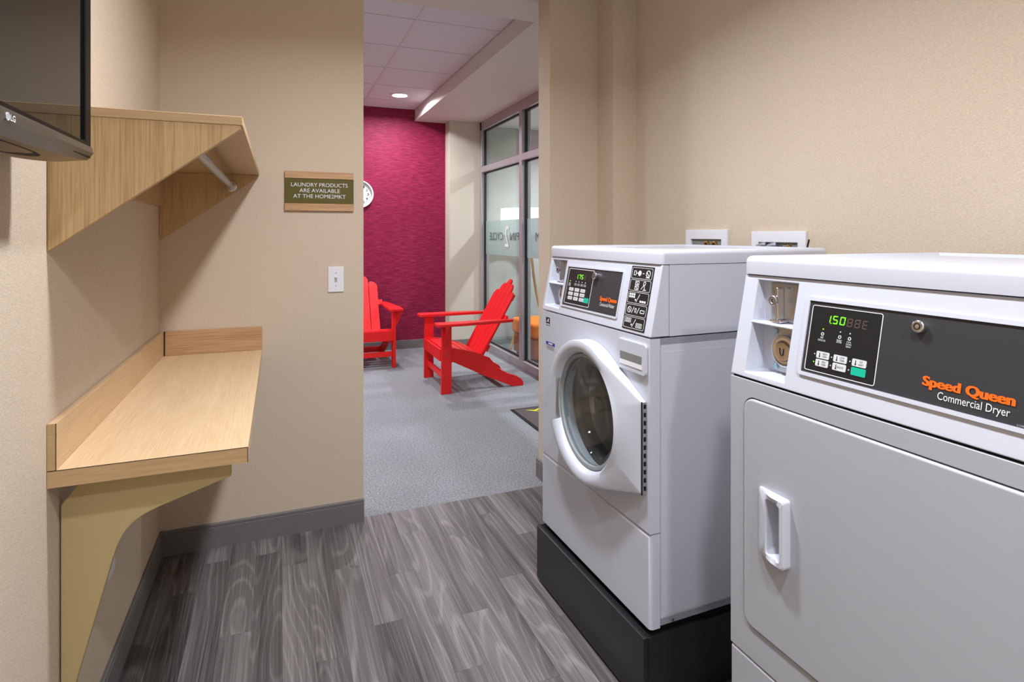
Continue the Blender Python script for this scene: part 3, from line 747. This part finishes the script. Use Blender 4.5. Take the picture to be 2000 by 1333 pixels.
# stickers
s1 = MB().prism([(.040, 1.001), (.072, 1.001), (.072, 1.031), (.040, 1.031)], -.0007, 0, fd).build('sticker', 'print_black', wr, smooth=False)
MB().prism([(.045, 1.012), (.058, 1.026), (.069, 1.026), (.060, 1.021), (.066, 1.012), (.056, 1.016)], -.0009, -.0006, fd).build('sticker_mark', 'print_white', s1, smooth=False)
MB().prism([(.042, 1.003), (.070, 1.003), (.070, 1.007), (.042, 1.007)], -.0009, -.0006, fd).build('sticker_band', 'print_white', s1, smooth=False)
s2 = MB().prism([(.040, .927), (.112, .927), (.112, .939), (.040, .939)], -.0007, 0, fd).build('sticker', 'sticker_blue', wr, smooth=False)
MB().prism([(.060, .930), (.094, .930), (.094, .936), (.060, .936)], -.0009, -.0006, fd).build('sticker_band', 'print_white', s2, smooth=False)
for zz in (.922, .917, .912): MB().prism([(.043, zz), (.108, zz), (.108, zz + .002), (.043, zz + .002)], -.0008, -.0004, fd).build('sticker_line', 'print_grey', s2, smooth=False)
# console
console(m, W_, .066, [(.020, .136, 1.165, 1.250), (.020, .136, 1.076, 1.158)])
m.box(.0005, W_ - .0005, .0665, .70, 1.0575, 1.262).build('console_rear', 'enamel', wr)
top_cover(m, W_, .038, .703, 1.2635, 1.305)
coin_niche_fittings(m, .020, .136, 1.165, 1.250, 1.076, 1.158)
outline(m, 'panel_rim', 'enamel', .152, .523, 1.086, 1.236, .006, -.001, .0035, wr, .007)
cp = plate(m, 'control_panel', 'panel_dark', .158, .517, 1.092, 1.230, .0, .0012, wr)
outline(m, 'display_outline', 'print_white', .170, .345, 1.100, 1.225, .0018, .0012, .0018, cp)
plate(m, 'display_field', 'panel_black', .172, .343, 1.102, 1.223, .0010, .0016, cp)
digits(m, cp, '1.75', .226, 1.190, .014, .017, .0018, 'led_green', 'display_digit')
digits(m, cp, '8', .283, 1.190, .014, .017, .0018, 'led_dim', 'display_digit_unlit')
for i, w in enumerate((.190, .232, .254, .276, .298)):
    for q_ in range(3 if i == 0 else 2): plate(m, 'indicator_line', 'print_grey', w - .008, w + .008, 1.171 - q_ * .0045, 1.1735 - q_ * .0045, .0014, .0021, cp)
    MB().prism(circ(w, 1.180, .0022, 10), .0016, .0022, m.C).build('indicator', 'led_green' if i == 0 else 'key_grey', cp)
for j in range(3):
    for i in range(3):
        w0, z0 = .193 + i * .041, 1.146 - j * .0155
        kk = plate(m, 'key', 'key_grey', w0, w0 + .031, z0, z0 + .0118, .0014, .0026, cp, .002)
        plate(m, 'key_mark', 'print_grey', w0 + .007, w0 + .024, z0 + .0045, z0 + .0070, .0024, .0029, kk)
    tlabel(m, cp, '>', .184, 1.152 - j * .0155, .004, .005, 'print_grey')
plate(m, 'start_key', 'key_green', .306, .338, 1.113, 1.130, .0014, .0026, cp, .003)
lk = MB().prism(circ(.366, 1.207, .0125, 24), .0, .016, m.C).build('panel_lock', 'chrome', cp, bevel=.003)
MB().ring(circ(.366, 1.207, .007, 16), circ(.366, 1.207, .004, 16), .0158, .0166, m.C).build('keyway', 'print_black', lk)
tlabel(m, cp, 'Speed Queen', .458, 1.137, .098, .0185, 'print_orange', bold=.016, xbold=.0009)
tlabel(m, cp, 'Commercial Washer', .456, 1.121, .086, .0115, 'print_white')
ip = plate(m, 'icon_panel', 'panel_black', .557, .669, 1.066, 1.253, -.0003, .0012, wr, .002)
O1, O2 = .0013, .0018
def stroke(mb, a, b, t=.0011):
    dx, dy = b[0] - a[0], b[1] - a[1]; l = math.hypot(dx, dy); nx, ny = -dy / l * t, dx / l * t
    mb.prism([(a[0] + nx, a[1] + ny), (b[0] + nx, b[1] + ny), (b[0] - nx, b[1] - ny), (a[0] - nx, a[1] - ny)], O1, O2, m.C)
for k in range(5):
    z0 = 1.0705 + (4 - k) * .0363; w0, w1 = .562, .664; zc_ = z0 + .0165
    outline(m, 'icon_frame', 'print_white', w0, w1, z0, z0 + .033, .0011, O1, O2, ip, .005)
    mb = MB()
    if k == 0:
        mb.ring(rrect(.573, .585, zc_ - .007, zc_ + .007, .002), rrect(.575, .583, zc_ - .005, zc_ + .005, .001), O1, O2, m.C)
        stroke(mb, (.586, zc_), (.594, zc_)); mb.prism(circ(.602, zc_, .008, 16), O1, O2, m.C); stroke(mb, (.617, zc_), (.624, zc_))
        mb.ring(circ(.644, zc_, .0105, 20), circ(.644, zc_, .008, 20), O1, O2, m.C); stroke(mb, (.637, zc_ + .004), (.648, zc_ - .006)); stroke(mb, (.635, zc_ - .011), (.653, zc_ - .011))
    elif k == 1:
        mb.ring(rrect(.588, .607, zc_ + .001, zc_ + .013, .001), rrect(.590, .605, zc_ + .003, zc_ + .011, .0005), O1, O2, m.C)
        mb.ring(rrect(.588, .607, zc_ - .013, zc_ - .001, .001), rrect(.590, .605, zc_ - .011, zc_ - .003, .0005), O1, O2, m.C)
        stroke(mb, (.593, zc_ + .009), (.602, zc_ + .004)); stroke(mb, (.592, zc_ - .004), (.603, zc_ - .010))
        mb.ring(circ(.634, zc_ + .008, .006, 16), circ(.634, zc_ + .008, .004, 16), O1, O2, m.C); stroke(mb, (.632, zc_ + .003), (.620, zc_ - .010)); stroke(mb, (.634, zc_ + .002), (.637, zc_ - .011)); stroke(mb, (.630, zc_ - .011), (.645, zc_ - .011))
    elif k in (2, 4):
        for i in range(3):
            for j in range(2 if k == 2 else 2):
                a, b = .568 + i * .0105, zc_ - .001 + j * .0075
                if k == 2: mb.prism(rrect(a, a + .0085, b, b + .006, .0012, 2), O1, O2, m.C)
                else: mb.ring(rrect(a, a + .0085, b, b + .006, .0012, 2), rrect(a + .0014, a + .0071, b + .0014, b + .0046, .0008, 2), O1, O2, m.C)
                a, b = .624 + i * .0105, zc_ - .012 + j * .0075
                if j == 0 or k == 4:
                    if k == 2: mb.prism(rrect(a, a + .0085, b, b + .006, .0012, 2), O1, O2, m.C)
                    else: mb.ring(rrect(a, a + .0085, b, b + .006, .0012, 2), rrect(a + .0014, a + .0071, b + .0014, b + .0046, .0008, 2), O1, O2, m.C)
        stroke(mb, (.606, zc_ - .012), (.620, zc_ + .011)); mb.prism(circ(.602, zc_ - .006, .003, 10), O1, O2, m.C)
    else:
        mb.ring(circ(.580, zc_, .0095, 20), circ(.580, zc_, .0075, 20), O1, O2, m.C); stroke(mb, (.574, zc_ + .006), (.586, zc_ - .006))
        stroke(mb, (.593, zc_ - .009), (.602, zc_ + .009)); mb.ring(rrect(.607, .615, zc_ - .007, zc_ + .007, .0039), rrect(.609, .613, zc_ - .005, zc_ + .005, .0018), O1, O2, m.C)
        stroke(mb, (.619, zc_ - .009), (.628, zc_ + .009)); mb.ring(rrect(.634, .655, zc_ - .006, zc_ + .004, .003), rrect(.636, .653, zc_ - .004, zc_ + .002, .0015), O1, O2, m.C)
    mb.build('icon', 'print_white', ip, smooth=False)

# ---- dryer stand and dryer
DW = .683
ds = root('machine_stand', (.955, 1.040, 0), 'low black metal stand under the dryer', 'stand')
MB().box(0, .70, -DW, 0, .010, .213).build('shell', 'pedestal_black', ds, bevel=.003)
for dx in (.04, .62):
    for wy in (.05, .60): MB().box(dx, dx + .05, -wy - .03, -wy, 0, .010).build('foot', 'rubber_black', ds)
ZB2 = .213
dy = root('tumble_dryer', (.95, 1.042, ZB2), 'white commercial dryer with black control panel and square door', 'dryer')
m = Mach(dy, ZB2, 1.036, 1.258, .044)
m.box(.0015, DW - .0015, .030, .70, ZB2, 1.030).build('cabinet', 'enamel', dy, bevel=.004)
m.box(0, DW, 0, .029, ZB2 + .004, .4265).build('lower_panel', 'enamel_shaded', dy, bevel=.006, seg=3)
oD = [(0, .4295), (DW, .4295), (DW, 1.0315), (0, 1.0315)]
hole = rrect(.040, DW - .040, .4985, .9965, .030, 6)
o_, i_ = around((DW / 2, .75), oD, hole, 64)
MB().ring(o_, i_, 0, .029, m.P).build('front_panel', 'enamel_shaded', dy, bevel=.005, seg=3)
m.box(.03, DW - .03, .026, .0285, .49, 1.0).build('door_gap', 'dark_gap', dy, smooth=False)
hc = (.131, .743)
o_, i_ = around(hc, rrect(.0425, DW - .0425, .501, .994, .028, 6), rrect(.117, .160, .690, .806, .006, 4), 48)
ddoor = MB().ring(o_, i_, -.004, .024, m.P).build('door', 'enamel_shaded', dy, bevel=.0045, seg=3, efilter=lambda e: all(v.co.x < .001 for v in e.verts))
# recessed pull: raised frame around a scooped pocket
hw = lambda w, z: z - (.012 * (1 - ((w - .131) / .04) ** 2) if z < .7 else 0)
ou_ = [(w, hw(w, z)) for w, z in rrect(.091, .170, .682, .818, .006, 4)]; in_ = rrect(.1185, .1600, .690, .805, .006, 4)
o_, i_ = around((.138, .745), ou_, in_, 48)
n_ = len(o_)
hd = MB().loft([[m.P(a, b, -.004) for a, b in o_], [m.P(a, b, -.006 - .014 * max(0, min(1, (a - .088) / .05))) for a, b in o_], [m.P(a + (.138 - a) * .06, b + (.745 - b) * .05, -.009 - .014 * max(0, min(1, (a - .088) / .05))) for a, b in o_],
    [m.P(a, b, -.0235 if a > .15 else -.018) for a, b in i_], [m.P(a + (.138 - a) * .05, b + (.745 - b) * .03, -.012) for a, b in i_], [m.P(a + (.138 - a) * .10, b + (.745 - b) * .10 + .006, .016) for a, b in i_], [m.P(a + (.138 - a) * .55, b + (.745 - b) * .45 + .006, .022) for a, b in i_]], False, True).build('door_handle', 'enamel', ddoor)
console(m, DW, .066, [(.040, .148, 1.159, 1.2475), (.040, .148, 1.048, 1.1535)])
m.box(.0005, DW - .0005, .0665, .70, 1.036, 1.258).build('console_rear', 'enamel', dy)
m.box(.004, DW - .004, .006, .60, 1.0285, 1.037).build('console_gap', 'dark_gap', dy, smooth=False)
top_cover(m, DW, .040, .703, 1.2600, 1.301)
m.box(.004, DW - .004, .048, .60, 1.2565, 1.2615).build('cover_gap', 'dark_gap', dy, smooth=False)
coin_niche_fittings(m, .040, .148, 1.159, 1.2475, 1.048, 1.1535)
MB().prism(rrect(.102, .124, 1.232, 1.239, .0034, 4), .0555, .0572, lambda a, b, c: (c, -a, b - ZB2)).build('coin_label', 'print_grey', dy)
text_obj('25c', lambda a, b, c: (.0553, -(.113 + a), 1.2355 + b - ZB2), .009, 'print_black', dy, height=.004, thick=0)
outline(m, 'panel_rim', 'enamel', .178, .571, 1.073, 1.2245, .007, -.001, .0040, dy, .008)
cp = plate(m, 'control_panel', 'panel_dark', .185, .564, 1.080, 1.2175, .0, .0012, dy)
plate(m, 'display_field', 'panel_black', .1925, .3365, 1.0855, 1.2095, .0010, .0016, cp)
outline(m, 'display_outline', 'print_white', .192, .337, 1.085, 1.210, .0013, .0016, .0022, cp, .0045)
digits(m, cp, '1.50', .2235, 1.1785, .0115, .0165, .0018, 'led_green', 'display_digit')
digits(m, cp, '88E', .2690, 1.1775, .0115, .0165, .0018, 'led_dim', 'display_digit_unlit')
for w, s, hh, g in ((.222, 'INSERT\nCOINS OR CARD', .009, True), (.259, 'DRYING', .0065, False), (.279, 'COOL\nDOWN\nREADY', .0115, False)):
    MB().prism(circ(w, 1.1665, .0013, 12), .0016, .0022, m.C).build('indicator', 'led_green' if g else 'key_grey', cp)
    tlabel(m, cp, s, w, 1.1525 - hh / 2, .0165 if g else .0105, hh, 'print_white')
    mb = MB(); mb.ring(circ(w, 1.1572, .0032, 12), circ(w, 1.1572, .0020, 12), .0016, .0022, m.C); mb.build('indicator_icon', 'print_white', cp)
for i, (w0, z0, s, g) in enumerate(((.2155, 1.1115, 'HIGH\nTEMP', 0), (.2525, 1.1115, 'LOW\nTEMP', 0), (.2905, 1.1115, 'NO\nHEAT', 0), (.2155, 1.0965, 'MED\nTEMP', 1), (.2525, 1.0965, 'DELICATES', 0))):
    kk = plate(m, 'key', 'key_grey', w0, w0 + .0275, z0, z0 + .0130, .0014, .0026, cp, .0022)
    tlabel(m, kk, s, w0 + .0180 - (.002 if '\n' not in s else 0), z0 + .0065, .0135 if '\n' not in s else .0095, .0085 if '\n' in s else .0034, 'print_black', .0028)
    mb = MB(); mb.prism(rrect(w0 + .0065, w0 + .0079, z0 + .003, z0 + .0105, .0006, 2), .0026, .0030, m.C); mb.prism(circ(w0 + .0072, z0 + .0034, .0015, 10), .0026, .0030, m.C)
    mb.build('key_icon', 'print_black', kk)
    MB().prism(circ(w0 - .0045, z0 + .0065, .0012, 10), .0016, .0022, m.C).build('indicator', 'led_green' if g else 'key_grey', cp)
plate(m, 'start_key', 'key_green', .2905, .3185, 1.0955, 1.1095, .0014, .0026, cp, .0015)
MB().prism(circ(.2855, 1.1025, .0012, 10), .0016, .0022, m.C).build('indicator', 'key_grey', cp)
lk = MB().prism(circ(.402, 1.1965, .0105, 28), .0, .012, m.C).build('panel_lock', 'chrome', cp, bevel=.003, seg=3)
MB().ring(circ(.402, 1.1965, .0058, 20), circ(.402, 1.1965, .0038, 20), .0119, .0126, m.C).build('keyway', 'print_black', lk)
MB().prism(circ(.402, 1.1965, .0018, 12), .0119, .0128, m.C).build('key_post', 'bronze_lock', lk)
tlabel(m, cp, 'Speed Queen', .4795, 1.1118, .1265, .0200, 'print_orange', bold=.016, xbold=.0011)
tlabel(m, cp, 'Commercial Dryer', .4895, 1.0945, .098, .0155, 'print_white')
tlabel(m, cp, '512986', .553, 1.0828, .010, .0026, 'print_grey')

# ------------------------------------------------------------------ red slatted chairs
def make_chair(loc, rz, label):
    """local frame: x from the front edge to the back, y across, z up"""
    t = root('garden_chair', loc, label, 'chair', rz=rz, group='red slatted lounge chairs')
    red = 'red_plastic'; HWD = .325
    fside = lambda a, b, c: (a, c, b)
    for s in (-1, 1):
        y0, y1 = (HWD - .030, HWD) if s > 0 else (-HWD, -HWD + .030)
        lg = MB().prism([(.005, 0), (.095, 0), (.095, .575), (.012, .575)], y0, y1, fside).build('leg', red, t, bevel=.003)
        for z in (.345, .32, .145):
            for xx in ((.03, .07) if z > .3 else (.05,)):
                MB().prism(circ(xx, z, .006, 10), y1 if s > 0 else y0 - .003, (y1 + .003) if s > 0 else y0, fside).build('bolt', 'bolt', lg)
        ya, yb = (HWD - .058, HWD - .031) if s > 0 else (-HWD + .031, -HWD + .058)
        rail = [(.02, .245), (.02, .372), (.10, .376), (.20, .358), (.34, .318), (.40, .290), (.445, .272), (.49, .220), (.53, .172), (.56, .150), (.62, .118), (.70, .090), (.745, .062), (.765, .030), (.765, .0), (.665, .0), (.40, .118), (.12, .258)]
        MB().prism(rail, ya, yb, fside).build('side_rail', red, t, bevel=.003)
        # broad arm: wide at the front, narrowing to the back
        arm = [(-.045, -.070), (-.030, -.085), (.20, -.078), (.50, -.045), (.655, -.020), (.655, .040), (.20, .052), (-.030, .052), (-.045, .040)]
        arm = [(x, (HWD - .015) * s + (-y if s > 0 else y)) for x, y in arm]
        MB().prism(arm, .575, .600).build('arm', red, t, bevel=.005, seg=2)
        MB().prism([((HWD + .0004) * s, .5745), ((HWD + .072) * s, .5745), ((HWD + .066) * s, .545), ((HWD + .0004) * s, .40)], .030, .052, lambda a, b, c: (c, a, b)).build('arm_bracket', red, t, bevel=.002, seg=1)
    MB().box(-.002, .022, -HWD + .0305, HWD - .0305, .275, .375).build('apron', red, t, bevel=.003)
    MB().box(.035, .060, -HWD + .0305, HWD - .0305, .110, .160).build('stretcher', red, t, bevel=.003)
    MB().box(.60, .625, -HWD + .0585, HWD - .0585, .055, .115).build('stretcher', red, t, bevel=.003)
    seat = [(.024, .381), (.112, .381), (.200, .360), (.288, .335), (.376, .306)]
    for i in range(4):
        (x0, z0), (x1, z1) = seat[i], seat[i + 1]
        MB().prism([(x0 + .004, z0 - .016), (x1 - .004, z1 - .016), (x1 - .004, z1), (x0 + .004, z0)], -HWD + .0305, HWD - .0305, fside).build('seat_slat', red, t, bevel=.003)
    # fanned back slats, tallest in the middle
    b0, lean = Vector((.385, 0, .275)), Vector((.36, 0, .63)).normalized()
    nrm = Vector((lean.z, 0, -lean.x))
    for i in range(-2, 3):
        ln = .755 - (0, .050, .125)[abs(i)]; w0 = .089; w1 = .091; c0, c1 = i * .0945, i * .0975
        pts = [(c0 - w0 / 2, 0), (c0 + w0 / 2, 0)]
        top = []
        for k in range(9):
            a = math.pi * k / 8
            skew = -.018 * (1 if i > 0 else -1 if i < 0 else 0) * math.cos(a)
            top.append((c1 + w1 / 2 * math.cos(a), ln - .04 + .04 * math.sin(a) + skew))
        pts += top
        MB().prism(pts, 0, .020, lambda a, b, c: tuple(b0 + lean * b + nrm * c + Vector((0, a, 0)))).build('back_slat', red, t, bevel=.003)
    for dist, hw in ((.06, .22), (.36, .285), (.56, .20)):
        MB().prism([(-hw, dist), (hw, dist), (hw, dist + .06), (-hw, dist + .06)], .0205, .042, lambda a, b, c: tuple(b0 + lean * b + nrm * c + Vector((0, a, 0)))).build('back_brace', red, t, bevel=.003)
    return t
make_chair((1.262, 5.085, 0), 0, 'red slatted lounge chair seen from the side, against the glazed wall')
make_chair((.775, 5.895, 0), R(90), 'red slatted lounge chair facing out, half hidden by the sign wall')

# ------------------------------------------------------------------ clock, mat
ck = root('wall_clock', (.855, YC, 1.806), 'round white-rimmed clock on the crimson wall', 'clock')
fk = lambda a, b, c: (a, -c, b)
MB().ring(circ(0, 0, .159, 56), circ(0, 0, .143, 56), .0, .035, fk).build('rim', 'clock_rim', ck, bevel=.006, seg=3)
fc = MB().prism(circ(0, 0, .1435, 56), .001, .012, fk).build('face', 'clock_face', ck)
MB().prism(circ(0, 0, .112, 48), .012, .0128, fk).build('face_disc', 'clock_inner', ck)
for h in range(1, 13):
    a = R(90 - 30 * h); text_obj(str(h), lambda p, q, c, a=a: fk(.098 * math.cos(a) + p, .098 * math.sin(a) + q, .0135), .020 if h < 10 else .03, 'print_black', fc, height=.030, thick=0, name='numeral', bold=.02)
for ang, ln, wd in ((150, .065, .008), (60, .095, .005)):
    c_, s_ = math.cos(R(ang)), math.sin(R(ang))
    MB().prism([(-.01 * c_ - wd / 2 * s_, -.01 * s_ + wd / 2 * c_), (ln * c_ - wd / 4 * s_, ln * s_ + wd / 4 * c_), (ln * c_ + wd / 4 * s_, ln * s_ - wd / 4 * c_), (-.01 * c_ + wd / 2 * s_, -.01 * s_ - wd / 2 * c_)], .015, .017, fk).build('hand', 'print_black', ck, smooth=False)
mt = root('door_mat', (1.645, 3.05, 0), 'brown floor mat with yellow emblem on the lobby carpet', 'mat')
MB().box(0, .58, 0, 1.10, 0, .006).build('mat_border', 'mat_border', mt, bevel=.002, seg=1)
MB().box(.022, .558, .022, 1.078, .003, .009).build('mat_field', 'mat_brown', mt)
MB().prism([(.098, 1.040), (.190, .955), (.235, .900), (.260, .985), (.225, 1.045), (.165, 1.010)], .009, .0098).build('emblem', 'mat_yellow', mt, smooth=False)
MB().prism([(.165, .985), (.215, .950), (.230, .990), (.200, 1.010)], .0098, .0102).build('emblem_mark', 'mat_brown', mt, smooth=False)

# ------------------------------------------------------------------ furniture behind the glass
lp = root('floor_lamp', (2.80, 6.45, 0), 'wooden floor lamp with broad white drum shade behind the glass', 'lamp')
MB().ring(circ(0, 0, .34, 48), circ(0, 0, .335, 48), 1.34, 1.655).build('lamp_shade', 'lamp_shade', lp)
for a in (200, 320, 80):
    c_, s_ = math.cos(R(a)), math.sin(R(a)); pts = []
    for i in range(13):
        u = i / 12; rr = .03 + .27 * u ** 2.2
        pts.append((rr * c_, rr * s_, 1.34 * (1 - u)))
    MB().tube(pts, [.016] * 13, 8).build('leg', 'lamp_wood', lp)
MB().tube([(0, 0, 1.22), (0, 0, 1.60)], .012, 10).build('stem', 'steel', lp)
ot = root('ottoman', (2.70, 5.72, 0), 'orange upholstered stool behind the glass', 'stool')
MB().box(-.30, .30, -.30, .30, .27, .43).build('cushion', 'orange_fabric', ot, bevel=.035, seg=4)
MB().box(-.28, .28, -.28, .28, .06, .27).build('base', 'orange_dark', ot, bevel=.01)
for x in (-.26, .22):
    for y in (-.24, .20): MB().box(x, x + .04, y, y + .04, 0, .06).build('foot', 'rubber_black', ot)
